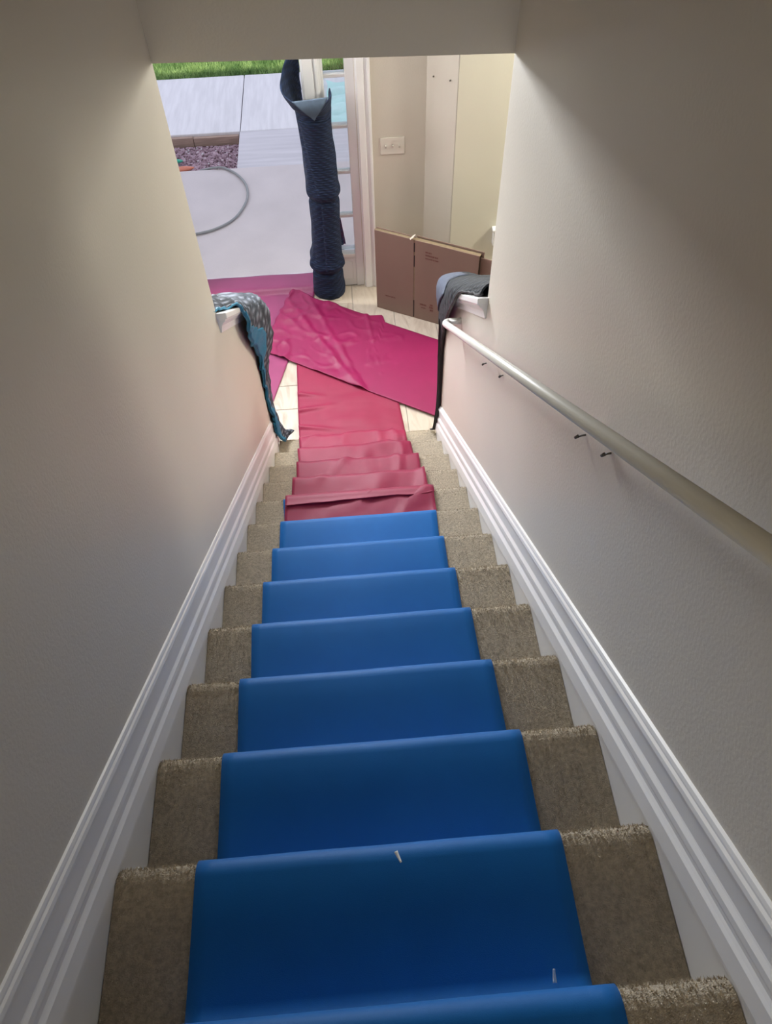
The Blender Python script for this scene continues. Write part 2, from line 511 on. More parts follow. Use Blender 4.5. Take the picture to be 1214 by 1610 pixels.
# ------------------------------------------------------------------ outdoors
o = MB().box(-5, 3.4, 1.9, 3.70, -.30, -0.06).build('patio_slab', M['concrete'], bevel=0.008)
struct(o, 'pale smooth concrete patio slab just outside the doorway', 'patio')
o = MB().box(-0.955, 3.4, 3.708, 4.415, -.30, -0.075).build('path_slab', M['broom_x'], bevel=0.008)
struct(o, 'broomed concrete path slab between the patio and the walkway', 'path')
wk = empty('walkway')
for a, b in ((-2.72, -0.957), (-0.949, 0.82), (0.828, 3.4), (-5, -2.728)):
    MB().box(a, b, 4.425, 5.66, -.30, -0.08).build('slab', M['broom_y'], wk, bevel=0.008)
struct(wk, 'broomed concrete walkway between the gravel bed and the lawn', 'walkway')
gb = struct(MB().box(-5, -0.957, 3.70, 4.40, -.32, -0.19).build('gravel_bed', M['soil']), 'sunken bed of red gravel beside the concrete path', 'gravel bed')
def stones(name, n, m, rmin, rmax):
    b = MB()
    ico = [(0, 0, 1), (.894, 0, .447), (.276, .851, .447), (-.724, .526, .447), (-.724, -.526, .447), (.276, -.851, .447),
           (.724, .526, -.447), (-.276, .851, -.447), (-.894, 0, -.447), (-.276, -.851, -.447), (.724, -.526, -.447)]
    fc = [(0, 1, 2), (0, 2, 3), (0, 3, 4), (0, 4, 5), (0, 5, 1), (1, 6, 2), (2, 7, 3), (3, 8, 4), (4, 9, 5), (5, 10, 1), (2, 6, 7), (3, 7, 8), (4, 8, 9), (5, 9, 10), (1, 10, 6)]
    for _ in range(n):
        x, y = random.uniform(-2.6, -0.975), random.uniform(3.72, 4.36)
        q = random.uniform(rmin, rmax); k = len(b.v)
        sx, sy, sz = (q * random.uniform(.7, 1.3) for _ in range(3))
        a = random.uniform(0, 6.28); ca, sa = math.cos(a), math.sin(a)
        for v in ico:
            vx, vy = v[0] * sx, v[1] * sy
            b.v.append((x + vx * ca - vy * sa, y + vx * sa + vy * ca, -0.188 + v[2] * sz * .8 + q * .3))
        b.f += [tuple(k + i for i in t_) for t_ in fc]
    return tag(b.build(name, m, gb), kind='stuff')
stones('gravel', 4200, M['gravel'], .008, .016)
stones('gravel_pale', 520, M['gravel_pale'], .007, .014)
for a, b, lab in ((-3.3, -1.43, 'weathered timber edging board at the left of the gravel bed'), (-1.425, -0.97, 'short weathered timber edging board ending at the concrete path')):
    e = MB().box(a, b, 4.385, 4.424, -.24, -0.105 + random.uniform(-.006, .006)).build('edging_board', M['timber'], bevel=0.004)
    tag(e, lab, 'board', 'timber edging of the gravel bed')
struct(MB().box(-9, 9, 5.662, 16, -.32, -0.10).build('lawn_soil', M['lawn_soil']), 'green ground of the lawn beyond the walkway', 'ground')
def lawn():
    n = 42000
    x = rng.uniform(-3.2, 2.0, n); y = 5.67 + rng.beta(1.0, 2.2, n) * 3.3
    h = rng.uniform(.035, .075, n); a = rng.uniform(0, 2 * PI, n); wd = .004
    lx, ly = rng.normal(0, .02, n), rng.normal(0, .02, n)
    v = np.zeros((n, 3, 3))
    v[:, 0] = np.stack([x - np.cos(a) * wd, y - np.sin(a) * wd, np.full(n, -.105)], 1)
    v[:, 1] = np.stack([x + np.cos(a) * wd, y + np.sin(a) * wd, np.full(n, -.105)], 1)
    v[:, 2] = np.stack([x + lx, y + ly, -.10 + h], 1)
    b = MB(); b.v = [tuple(p) for p in v.reshape(-1, 3).tolist()]
    b.f = [(3 * i, 3 * i + 1, 3 * i + 2) for i in range(n)]
    me = bpy.data.meshes.new('grass'); me.from_pydata(b.v, [], b.f); me.materials.append(M['grass'])
    o = bpy.data.objects.new('grass', me); C.objects.link(o)
    tag(o, 'short green grass of the lawn beyond the walkway', 'grass', kind='stuff')
lawn()

hp = [(-1.75, 2.62), (-1.5, 2.60), (-1.278, 2.636), (-1.09, 2.70), (-0.931, 2.846), (-0.839, 3.105), (-0.847, 3.346), (-0.93, 3.539), (-1.056, 3.675), (-1.147, 3.70), (-1.30, 3.72), (-1.6, 3.80)]
hv = [Vector((x, y, -0.046)) for x, y in hp[:10]] + [Vector((-1.27, 3.725, -0.075)), Vector((-1.45, 3.80, -0.155)), Vector((-1.75, 3.86, -0.165))]
o = MB().tube([cr(hv, i / 90) for i in range(91)], 0.0108, 10).build('garden_hose', M['hose'], smooth=True)
tag(o, 'grey hose lying in a loop on the concrete patio', 'hose')
# small plastic things on the gravel
def paddle(name, c, ang, ln, wd, m, label):
    def fn(u, v):
        a = 2 * PI * v
        s = math.sin(PI * min(max(u, .0), 1)) ** 0.6
        x = (u - .5) * ln; yy = math.cos(a) * wd * s * (1 - .35 * u); z = math.sin(a) * .022 * s
        return (c[0] + x * math.cos(ang) - yy * math.sin(ang), c[1] + x * math.sin(ang) + yy * math.cos(ang), c[2] + z)
    root = empty(name)
    MB().grid(fn, 16, 14).build('head', m, root, smooth=True)
    p = Vector(c); d = Vector((math.cos(ang), math.sin(ang), 0))
    MB().tube([p - d * (ln * .4), p - d * (ln * .8), p - d * (ln * 1.25)], [.016, .013, .012], 8).build('handle', m, root, smooth=True)
    return tag(root, label, 'garden tool')
paddle('hand_trowel', (-1.60, 4.02, -.135), 0.05, .20, .035, M['teal_plastic'], 'mint green plastic garden tool lying on the red gravel')
paddle('hand_scoop', (-1.50, 3.87, -.135), 0.15, .24, .05, M['orange_plastic'], 'orange garden tool lying on the red gravel by the patio edge')
def sheet_t(u, v):
    x = -0.06 + .9 * u + .06 * nz(v * 3, 1, 2); y = 4.46 + .86 * v + .08 * nz(u * 3, 4, 1) + .06 * u
    return (x, y, -0.066 + .035 * abs(nz(x * 5, y * 5, 3)) + .05 * max(0, nz(x * 2.3, y * 2.3, 8)))
o = MB().grid(sheet_t, 40, 40).build('plastic_sheet', M['turq'], solid=.003)
tag(o, 'crumpled turquoise plastic sheet on the walkway seen through the sidelight', 'plastic sheet')

# ------------------------------------------------------------------ stairs
st = empty('staircase')
def step_profile(i, top=False):
    y, z = nose(i)
    r = NR
    pr = [(y - G - .035, z - .03), (y - G - .035, z), (y - G * .5, z + .001), (y - r, z)]
    for k in range(1, 8):
        a = PI / 2 - PI * k / 8
        pr.append((y - r + r * math.cos(a), z - r + r * math.sin(a)))
    pr += [(y - r - .004, z - 2 * r), (y - r - .008, z - 2 * r - .01), (y - r - .008, z - R_ - .02), (y - G - .035, z - R_ - .02)]
    return pr
for i in range(12, -4, -1):
    pr = step_profile(i)
    if i == -3:
        pr = [(-6.0, pr[-1][1])[0:2]] + [(-6.0, pr[1][1])] + pr[2:-1] + [(-6.0 + .001, pr[-1][1])]
    MB().prism(pr, lambda p: (SL + .001, p[0], p[1]), lambda p: (SR - .001, p[0], p[1])).build('step', M['carpet'], st)
def pile():
    vs = []
    def tufts(x0, x1, y0, y1, z, n, normal):
        x = rng.uniform(x0, x1, n)
        if normal == 'top':
            y = rng.uniform(y0, y1, n); base = np.stack([x, y, np.full(n, z - .001)], 1); d = np.tile([0, .0, 1.], (n, 1))
        else:
            a = rng.uniform(-.35 * PI, PI / 2, n); r = NR
            base = np.stack([x, y1 + r * np.cos(a), z - r + r * np.sin(a)], 1)
            d = np.stack([np.zeros(n), np.cos(a), np.sin(a)], 1)
        d = d + rng.normal(0, .45, (n, 3)); d /= np.linalg.norm(d, axis=1)[:, None]
        h = rng.uniform(.003, .0075, n)[:, None]
        t = rng.normal(0, 1, (n, 3)); t -= (t * d).sum(1)[:, None] * d; t /= np.linalg.norm(t, axis=1)[:, None]
        w = .0013
        vs.append(np.stack([base - t * w, base + t * w, base + d * h], 1))
    for i in range(12, -1, -1):
        y, z = nose(i)
        dens = 60000 if i < 6 else 34000
        for x0, x1 in ((SL + .002, -0.335), (0.305, SR - .002)):
            A = (x1 - x0)
            tufts(x0, x1, y - G - .0, y - NR, z, int(A * (G - NR) * dens), 'top')
            tufts(x0, x1, 0, y - NR, z, int(A * .07 * dens * 1.3), 'nose')
    v = np.concatenate(vs).reshape(-1, 3)
    n = len(v) // 3
    me = bpy.data.meshes.new('carpet_pile')
    me.vertices.add(len(v)); me.vertices.foreach_set('co', v.astype(np.float32).ravel())
    me.loops.add(3 * n); me.loops.foreach_set('vertex_index', np.arange(3 * n, dtype=np.int32))
    me.polygons.add(n); me.polygons.foreach_set('loop_start', np.arange(0, 3 * n, 3, dtype=np.int32))
    me.update(calc_edges=True)
    me.materials.append(M['pile'])
    o = bpy.data.objects.new('carpet_pile', me); C.objects.link(o); o.parent = st
    tag(o, kind='stuff')
pile()
tag(st, 'beige carpeted staircase going down between the two walls', 'staircase')

# runner path over the steps: list of (y, z) from step i0 (top) to i1 (bottom)
def runner_path(i0, i1, lift, start_back=None, slack=0.0):
    P = []
    for i in range(i0, i1 + 1):
        y, z = nose(i)
        r = NR + lift
        yb = y - G - .005
        if i == i0 and start_back is not None:
            yb = y - start_back
        for k in range(6):
            t = k / 6
            P.append((yb + (y - NR - yb) * t, z + lift + .001 + (0.005 * math.exp(-((t) / .16) ** 2) if not (i == i0 and start_back) else 0)))
        for k in range(8):
            a = PI / 2 - PI * .56 * k / 7
            P.append((y - NR + r * math.cos(a), z - NR + r * math.sin(a)))
        if i < i1:
            P.append((y - .006, z - .075)); P.append((y - .010, z - .13)); P.append((y - .006, z - R_ + .028))
    return P
def path_sheet(P, xl, xr, nv, wob=None):
    n = len(P) - 1
    b = MB()
    b.uv = []
    for i, (y, z) in enumerate(P):
        for j in range(nv + 1):
            v = j / nv
            x = xl(y) + (xr(y) - xl(y)) * v
            dy, dz = wob(v, y, z, x) if wob else (0, 0)
            b.v.append((x, y + dy, z + dz)); b.uv.append((i / n, v))
    for i in range(n):
        for j in range(nv):
            a = i * (nv + 1) + j
            b.f.append((a, a + 1, a + nv + 2, a + nv + 1))
    return b
bl = [(-4.2, -.345, .330), (-2.866, -.345, .328), (-2.61, -.348, .326), (-2.35, -.353, .319), (-2.09, -.358, .313), (-1.83, -.357, .310), (-1.565, -.355, .310), (-1.30, -.350, .318), (-1.05, -.365, .322), (-.7, -.37, .322)]
bx = [b[0] for b in bl]
P = runner_path(-3, 8, 0.0045)
y8, z8 = nose(8)
P += [(y8 - .006, z8 - .075), (y8 - .012, z8 - .12)]
def wob_b(v, y, z, x):
    return (0.0012 * nz(x * 5, y * 6, z * 6), 0.0022 * abs(nz(x * 4, y * 5 + 3, 1)))
o = path_sheet(P, lambda y: interp(bx, [b[1] for b in bl], y), lambda y: interp(bx, [b[2] for b in bl], y), 24, wob_b).build('stair_runner', M['blue'], smooth=True, solid=.002)
tag(o, 'bright blue protective runner laid down the upper stairs', 'runner')

# red runner: from the back of step 8 to the floor, then across it
rr = empty('stair_runner')
P = runner_path(8, 12, 0.013)
P += [(.004, .13), (.018, .08), (.045, .03), (.085, .014)] + [(.085 + .86 * k / 90, .008) for k in range(1, 91)]
rx = [-1.4, -1.05, -.78, -.52, -.255, 0.0, .18, .45, .88, 1.0]
rl = [-.362, -.352, -.340, -.341, -.356, -.366, -.385, -.390, -.396, -.397]
rrt = [.342, .338, .332, .331, .311, .305, .318, .300, .285, .28]
def wob_r(v, y, z, x):
    if y > .05:
        d = .006 * max(0, nz(x * 2.5 + 1, y * 9, 2)) + .003 * nz(x * 9, y * 12, 5)
        d += .020 * math.exp(-((y - .21 - .12 * (.33 - v) * 1.0) / .014) ** 2) * max(0, 1 - v * 2.2)      # tuck creases at the left edge
        d += .022 * math.exp(-((y - .56 + .14 * v) / .016) ** 2) * max(0, 1 - v * 3.5)
        d += .018 * math.exp(-((y - .40 - .10 * v) / .016) ** 2) * max(0, 1 - v * 2.4)
        d *= min(1, max(0, (.75 - y) / .2)) if y > .55 else 1
        return (0, max(d, -.002))
    k = .014 * max(0, 1 - 4 * abs(nz(x * 3.2 + y * 3, y * 4 - x * 4, 1.7))) ** 1.5 + .010 * max(0, nz(x * 5, y * 7, 8)) + .003 * nz(x * 14, z * 20, 3)
    k *= .45 + .8 * v
    return (k * .6, max(k, -.002))
path_sheet(P, lambda y: interp(rx, rl, y), lambda y: interp(rx, rrt, y), 40, wob_r).build('runner_cloth', M['red'], rr, smooth=True, solid=.003)
y8, z8 = nose(8)
def flap(u, v):
    # turned-over end lying over the nosing of its top step, ragged and lifted at the cut edge
    x = -.352 + .694 * v
    rag = .008 * nz(x * 9, 2.2, 1) + .022 * max(0, nz(x * 6 + 3, 1, 4)) - .020 * v
    L = .082 + rag
    s = u * L
    r = NR + .021
    if s < .045:
        a = -.25 + s / .045 * (PI / 2 + .25)
        return (x, y8 - NR + r * math.cos(a), z8 - NR + r * math.sin(a))
    t = (s - .045) / .06
    lift = .016 * t ** 1.5 + .006 * nz(x * 8, t, 3) * t
    return (x, y8 - NR - (s - .045), z8 + .021 + lift)
MB().grid(flap, 18, 60).build('folded_end', M['red'], rr, smooth=True, solid=.0035)
tag(rr, 'crimson runner covering the lowest stairs and the floor before them', 'runner')

# diagonal red runner across the entry floor
bot = [(-.90, 1.19), (-.587, .991), (-.471, .915), (.056, .565), (.528, .264), (.62, .205)]
top = [(-.70, 1.93 - .14), (-.413, 1.726), (-.239, 1.575), (-.086, 1.490), (.074, 1.383), (.163, 1.336), (.265, 1.300), (.30, 1.225), (.665, .998), (.80, .91)]
# parametrised by x so that both edges follow the photograph's cut lines
def diag(u, v):
    bxs = [-.66, -.587, -.471, .056, .528, .60]; bys = [1.04, .991, .915, .565, .264, .215]
    txs = [-.413, -.239, -.086, .074, .163, .258, .270, .665, .74]; tys = [1.726, 1.575, 1.490, 1.383, 1.336, 1.332, 1.245, .998, .952]
    xb = -.66 + (1.26) * u
    xt = -.413 + (1.153) * u
    yb, yt = interp(bxs, bys, xb), interp(txs, tys, xt)
    x = xb + (xt - xb) * v; y = yb + (yt - yb) * v
    if u < .001:
        x += .012 * nz(v * 14, 3, 3)
    e = 1 - u
    q1 = nz(x * 2.6 + y * 1.4, y * 3.2 - x * 1.2, 1.3); q2 = nz(x * 4.4 - y * 1.7, y * 5.2 + x * 2.5, 7.1)
    rid = .016 * e ** 1.4 * max(0, 1 - 4.5 * abs(q1)) ** 1.5 + .010 * e ** 1.1 * max(0, 1 - 5 * abs(q2)) ** 1.5
    z = .012 + rid + .020 * e ** 1.3 * max(0, nz(x * 4 + y * 3, y * 6 - x * 3, 1.3) + .15) + .010 * max(0, nz(x * 10, y * 9, 6)) * (e + .25) + .004 * nz(x * 18, y * 18, 2) * e
    z += .014 * math.exp(-((x + .30 + .5 * (y - 1.25)) / .03) ** 2) + .010 * math.exp(-((x + .12 + .35 * (y - 1.1)) / .025) ** 2)
    z += .008 * math.exp(-((x - .16 + .1 * (y - 1.1)) / .012) ** 2) * v
    return (x, y, max(z, .017))
o = MB().grid(diag, 130, 70).build('floor_runner', M['magenta'], smooth=True, solid=.003)
tag(o, 'wrinkled magenta runner lying diagonally across the entry floor', 'runner')
# plum mat from the sill to the left of the stairs
def pmat(u, v):
    y = .30 + 1.575 * u
    xr = interp([.30, .455, .887, 1.4, 1.875], [-.62, -.575, -.462, -.31, -.20], y)
    x = -1.10 + (xr + 1.10) * v
    z = .005 + (.036 * (1 / (1 + math.exp(-(y - 1.685) / .008))) if y < 1.9 else 0) + .003 * max(0, nz(x * 6, y * 5, 3))
    z += .006 * math.exp(-((y - 1.66) / .03) ** 2) * nz(x * 5, 0, 1)
    if y > 1.83:
        y += .014 * nz(x * 4, 7, 2)
    return (x, y, z)
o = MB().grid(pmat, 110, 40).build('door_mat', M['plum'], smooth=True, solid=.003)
tag(o, 'red floor covering with painted plum sky sheen running in over the door sill', 'mat')

# ------------------------------------------------------------------ handrail on the right wall
hr = empty('handrail')
zr = lambda y: 1.456 - .6927 * (y + .523)
ye = -.490
prof = []
path = [Vector((.440, -4.2, zr(-4.2))), Vector((.440, ye - .05, zr(ye - .05)))]
cx, cy = .455, ye - .05
for k in range(1, 7):
    a = PI - PI / 2 * k / 6
    path.append(Vector((.462 + .022 * math.cos(a), cy + .045 * math.sin(a), zr(cy) - .696 * .045 * math.sin(a) * .8)))
e = path[-1]
path.append(Vector((XR + .004, e.y, e.z)))
MB().tube(path, .0150, 20, ry=.0150).build('rail', M['rail'], hr, smooth=True)
for y in (-1.2, -2.17, -3.2):
    z = zr(y)
    MB().tube([(.440, y, z - .004), (.470, y, z - .030), (XR + .004, y, z - .070)], .006, 8).build('bracket', M['rail'], hr)
tag(hr, 'white round handrail with returned end on the right wall', 'handrail')
for (y, z, ln, lab) in ((-1.084, 1.725, .016, 'small pale screw in the right wall nearest the handrail end'),
                        (-1.347, 1.911, .014, 'thin dark nail in the right wall below the lower handrail'),
                        (-2.101, 2.443, .024, 'bent dark metal hook in the right wall below the handrail'),
                        (-2.238, 2.540, .018, 'stubby dark screw uppermost in the right wall below the handrail')):
    rt = empty('wall_screw')
    MB().tube([(XR + .004, y, z), (XR - ln * .4, y, z - .002), (XR - ln * .75, y + .004, z - .010)], [.0024, .0022, .0020], 7).build('shank', M['metal'], rt, smooth=True)
    MB().tube([(XR - ln * .65, y + .003, z - .006), (XR - ln * .85, y + .006, z - .014)], [.0042, .0036], 8).build('head', M['metal'], rt, smooth=True)
    tag(rt, lab, 'screw', 'screws under the handrail')

# ------------------------------------------------------------------ moving blankets
def blanket_loft(name, rows, nu, nv, m, parent, amp=.006, uvs=(3, 2), solid=.006):
    f = loft(rows)
    def g(u, v):
        p = f(u, v)
        n = amp * nz(p.x * 14, p.y * 14, p.z * 14) + amp * .5 * nz(p.x * 33, p.y * 33, p.z * 33)
        return (p.x + n * .7, p.y + n * .6, p.z + n * .7)
    return MB().grid(g, nu, nv).build(name, m, parent, smooth=True, solid=solid, uvscale=uvs), g

lb = empty('moving_blanket')
zt = zcap
rowsL = []
# rake rows: stair-side hem, crest near, crest far, far side, far hem
rowsL.append([(-.515, -.95, zt(-.95) + .012), (-.54, -.95, zt(-.95) + .05), (-.60, -.95, zt(-.95) + .06), (-.67, -.95, zt(-.95) + .03), (-.70, -.95, zt(-.95) - .2)])
rowsL.append([(-.498, -.80, zt(-.80) + .012), (-.53, -.78, zt(-.78) + .055), (-.60, -.78, zt(-.78) + .055), (-.68, -.78, zt(-.78) + .02), (-.70, -.78, zt(-.78) - .25)])
rowsL.append([(-.462, -.57, zt(-.57) + .010), (-.49, -.57, zt(-.57) + .035), (-.57, -.57, zt(-.57) + .055), (-.68, -.57, zt(-.57) + .02), (-.70, -.57, zt(-.57) - .28)])
rowsL.append([(-.448, -.485, 1.505), (-.452, -.44, 1.565), (-.52, -.36, zt(-.36) + .035), (-.68, -.36, zt(-.36) + .01), (-.70, -.36, zt(-.36) - .3)])
rowsL.append([(-.462, -.42, 1.372), (-.438, -.30, 1.42), (-.47, -.10, zt(-.10) + .028), (-.66, -.10, zt(-.10) + .01), (-.70, -.12, zt(-.10) - .35)])
rowsL.append([(-.472, -.26, 1.15), (-.425, -.14, 1.20), (-.44, .035, 1.20), (-.64, .06, 1.19), (-.70, .02, 1.0)])
rowsL.append([(-.480, -.20, 1.03), (-.440, -.08, 1.00), (-.435, .035, 0.98), (-.63, .05, .95), (-.69, .0, .8)])
rowsL.append([(-.488, -.16, .84), (-.478, -.06, .84), (-.478, .03, .83), (-.63, .04, .78), (-.68, -.01, .65)])
rowsL.append([(-.488, -.14, .66), (-.486, -.05, .64), (-.503, .028, .62), (-.63, .03, .60), (-.68, -.02, .5)])
rowsL.append([(-.480, -.13, .48), (-.474, -.05, .46), (-.506, .025, .44), (-.63, .03, .42), (-.68, -.02, .34)])
rowsL.append([(-.465, -.12, .335), (-.450, -.03, .305), (-.475, .03, .26), (-.62, .04, .2), (-.66, .0, .18)])
rowsL.append([(-.450, -.07, .235), (-.425, -.01, .225), (-.405, .035, .205), (-.58, .06, .10), (-.62, .05, .10)])
clL, gL = blanket_loft('quilted_cloth', rowsL, 110, 48, M['quilt_grey'], lb, .015, (6, 4))
MB().tube([gL(i / 140, 0.0) for i in range(141)], [.009] * 141, 8, ry=.006).build('edge_binding', M['teal_bind'], clL, smooth=True)
# the wide teal back of the pad turned out along the hem
def turn(u, v):
    uu = .23 + u * .75
    a = Vector(gL(uu, 0.0)); b = Vector(gL(uu, .10 + .05 * math.sin(uu * 17) + .05 * math.exp(-((uu - .47) / .07) ** 2)))
    p = a + (b - a) * v
    return (p.x + .010 + .004 * nz(uu * 20, v, 2), p.y - .006, p.z + .004)
MB().grid(turn, 90, 8).build('turned_edge', M['teal_bind'], lb, smooth=True, solid=.004)
tag(lb, 'grey moving blanket with teal binding draped over the left low wall', 'blanket')

rb = empty('moving_blanket')
rowsR = []
def rrow(y, hx, hz, crest, dy=0):
    return [(hx, y, zt(y) + hz), (.525, y, zt(y) + crest * .8), (.60, y, zt(y) + crest), (.685, y, zt(y) + .03), (.71, y, zt(y) - .22)]
rowsR.append(rrow(-.95, .50, .012, .06))
rowsR.append(rrow(-.80, .495, .012, .07))
rowsR.append(rrow(-.66, .474, .008, .065))
rowsR.append([(.466, -.56, 1.60), (.470, -.50, zt(-.5) + .02), (.56, -.45, zt(-.45) + .07), (.685, -.45, zt(-.45) + .02), (.71, -.45, zt(-.45) - .25)])
rowsR.append([(.468, -.44, 1.455), (.468, -.34, zt(-.34) - .02), (.54, -.20, zt(-.20) + .055), (.68, -.2, zt(-.2) + .02), (.71, -.2, zt(-.2) - .28)])
rowsR.append([(.474, -.34, 1.33), (.470, -.20, 1.32), (.50, .02, 1.30), (.66, .03, 1.29), (.71, .0, 1.1)])
rowsR.append([(.484, -.20, 1.18), (.482, -.08, 1.18), (.505, .035, 1.18), (.65, .05, 1.17), (.70, .02, 1.0)])
rowsR.append([(.500, -.10, 1.02), (.498, -.03, 1.02), (.512, .035, 1.03), (.65, .05, 1.02), (.70, .02, .9)])
rowsR.append([(.500, -.045, .80), (.500, -.01, .80), (.515, .03, .80), (.64, .04, .80), (.69, .01, .75)])
rowsR.append([(.502, -.035, .55), (.505, -.01, .55), (.520, .025, .55), (.63, .035, .55), (.68, .01, .52)])
rowsR.append([(.503, -.030, .36), (.508, -.01, .36), (.525, .022, .36), (.62, .03, .36), (.66, .01, .36)])
clR, gR = blanket_loft('quilted_cloth', rowsR, 100, 44, M['quilt_black'], rb, .006, (6, 4))
MB().tube([gR(i / 140, 0.0) for i in range(141)], [.008] * 141, 8, ry=.006).build('edge_binding', M['black_web'], clR, smooth=True)
def end_layer(u, v):  # lighter blue-grey layer set over the end part of the blanket
    p = gR(.42 + .20 * u, .27 + .36 * v)
    return (p[0] - .008, p[1] - .014, p[2] + .010)
MB().grid(end_layer, 14, 14).build('blanket_end_layer', M['quilt_slate'], rb, smooth=True, solid=.006)
tag(rb, 'charcoal moving blanket draped over the right low wall by the handrail', 'blanket')
sv = [Vector(p) for p in ((.500, -.02, 1.10), (.501, -.02, .80), (.503, -.02, .58), (.501, -.022, .44), (.494, -.02, .33), (.484, -.01, .225), (.470, .02, .200))]
def ribbon(u, v):
    p = cr(sv, u)
    tw = .35 * math.sin(u * 5.5) + (1.2 * max(0, u - .55))
    w = .040 * (1 - .4 * u)
    return (p.x + (v - .5) * w * math.cos(tw), p.y + (v - .5) * w * math.sin(tw) - .035, p.z)
o = MB().grid(ribbon, 60, 3).build('strap', M['black_web'], smooth=True, solid=.003)
tag(o, 'black webbing strap hanging down the end of the right low wall', 'strap')

# blanket wrapped round the door post
pb = empty('moving_blanket')
ring = [(-.030, 1.728), (-.018, 1.66), (-.055, 1.598), (-.125, 1.578), (-.195, 1.602), (-.232, 1.66), (-.235, 1.76), (-.222, 1.87), (-.195, 1.915)]
cxp, cyp = -.125, 1.70
def post_tube(u, v):
    z = 0.012 + 1.395 * u
    p = cr([Vector((a, b, 0)) for a, b in ring], v)
    k = 1 + .05 * math.sin(z * 9) - .20 * math.exp(-((z - .225) / .020) ** 2) - .16 * math.exp(-((z - .80) / .018) ** 2) + .15 * math.exp(-((z - .275) / .04) ** 2) + .10 * math.exp(-((z - .85) / .05) ** 2) + .08 * math.exp(-((z - .05) / .06) ** 2)
    k -= .10 * math.exp(-((z - .13) / .05) ** 2) * .4
    k *= interp([0, .25, .8, 1.47], [1.0, .98, .86, 1.02], z)
    dx = interp([0, .25, .8, 1.47], [-.005, -.0, .018, .0], z)
    n = .016 * nz(p.x * 13 + 3, p.y * 13, z * 4) + .008 * nz(p.x * 28, p.y * 28, z * 9) + .006 * math.sin(v * 40 + z * 5) * math.exp(-((z - .27) / .16) ** 2) + .006 * math.sin(v * 34 + z * 7) * math.exp(-((z - .83) / .16) ** 2)
    x = cxp + dx + (p.x - cxp) * (k + n * 4); y = cyp + (p.y - cyp) * (k + n * 4)
    if x > -.07: y = min(y, 1.733 if p.y < 1.75 else 1.733)
    return (x, y, z)
MB().grid(post_tube, 120, 48).build('wrapped_cloth', M['quilt_navy'], pb, smooth=True, solid=.007, uvscale=(14, 4))
# flared open collar at the top
lip = [(-.014, 1.725, 1.495), (-.012, 1.63, 1.495), (-.050, 1.562, 1.485), (-.125, 1.538, 1.465), (-.220, 1.538, 1.500), (-.302, 1.60, 1.550), (-.286, 1.70, 1.615), (-.240, 1.82, 1.668), (-.195, 1.90, 1.67)]
def collar(u, v):
    a = Vector(post_tube(1.0, v)); b = cr([Vector(p) for p in lip], v)
    m_ = a.lerp(b, .5) + Vector((0, 0, -.02))
    p = a * (1 - u) ** 2 + m_ * 2 * u * (1 - u) + b * u * u
    n = .006 * nz(p.x * 18, p.y * 18, p.z * 18)
    return (p.x + n, p.y + n, p.z)
MB().grid(collar, 16, 48).build('collar', M['quilt_navy'], pb, smooth=True, solid=.008, uvscale=(2, 5))
def tri(u, v):
    # front corner folded down over the collar
    a = Vector((-.245, 1.553, 1.515)).lerp(Vector((-.020, 1.575, 1.520)), v)
    tip = Vector((-.118, 1.540, 1.395))
    p = a.lerp(tip, u)
    return (p.x, p.y - .022 - .016 * math.sin(PI * min(u + .15, 1)), p.z + .004)
MB().grid(tri, 16, 18).build('folded_corner', M['quilt_fold'], pb, smooth=True, solid=.006)
# diagonal overlap edge
def overlap(u, v):
    z = 1.36 - 1.09 * u
    vv = interp([0, .25, .5, 1], [.58, .50, .42, .40], u)
    p0 = Vector(post_tube((z - .012) / 1.395, min(max(vv - .42 + .42 * v, 0.02), 1)))
    d = Vector((p0.x - cxp, p0.y - cyp, 0)).normalized()
    return tuple(p0 + d * .011)
MB().grid(overlap, 60, 14).build('overlapping_edge', M['quilt_navy'], pb, smooth=True, solid=.005, uvscale=(10, 2))
def tail(u, v):
    z = .80 - .55 * u
    return (-.070 + (.030 + .062 * u) * v, 1.915 + .012 * math.sin(v * 4 + u * 3), z + .008 * nz(v * 5, u * 4, 2))
MB().grid(tail, 16, 8).build('hanging_end', M['quilt_navy'], pb, smooth=True, solid=.006, uvscale=(3, 1))
for z in (.225, .80):
    pts = [Vector(post_tube((z - .012) / 1.395, .03 + .94 * i / 40)) for i in range(41)]
    pts = [p + Vector((p.x - cxp, p.y - cyp, 0)).normalized() * .008 for p in pts]
    MB().tube(pts, .006, 8, ry=.008).build('tie_band', M['quilt_navy'], pb, smooth=True)
tag(pb, 'navy moving blanket wrapped round the post of the doorway', 'blanket')
o = MB().box(-.20, -.04, 1.56, 1.60, .001, .006).build('tape_strip', M['tape'])
tag(o, 'pale tape strip on the tiles under the wrapped post', 'tape')

# ------------------------------------------------------------------ flattened cardboard box against the wall
bx_ = empty('cardboard_box')
A = Vector((.224, 1.450, 0)); B = Vector((.488, 1.297, 0)); Dd = Vector((.905, 1.070, 0))
dirv = (Dd - A).normalized(); nrm = Vector((-dirv.y, dirv.x, 0))          # nrm points to the wall
if nrm.y < 0: nrm = -nrm
Hb = .665
def panel(s0, s1, z0, z1, d0, d1, name, m, lean=.0, bev=.003):
    ls = []
    for z in (z0, z1):
        for s, d in ((s0, d0), (s1, d0), (s1, d1), (s0, d1)):
            p = A + dirv * s + nrm * (d + lean * z)
            ls.append((p.x, p.y, z))
    return MB().hexa(ls).build(name, m, bx_, bevel=bev)
sm = (B - A).length; se = (Dd - A).length
fp0 = panel(0, sm - .003, .001, Hb, 0, .006, 'front_panel', M['card'])
fp_ = panel(sm + .003, se, .001, Hb, 0, .006, 'front_panel', M['card'])
panel(0, sm - .002, .001, Hb + .004, .030, .036, 'back_panel', M['card'])
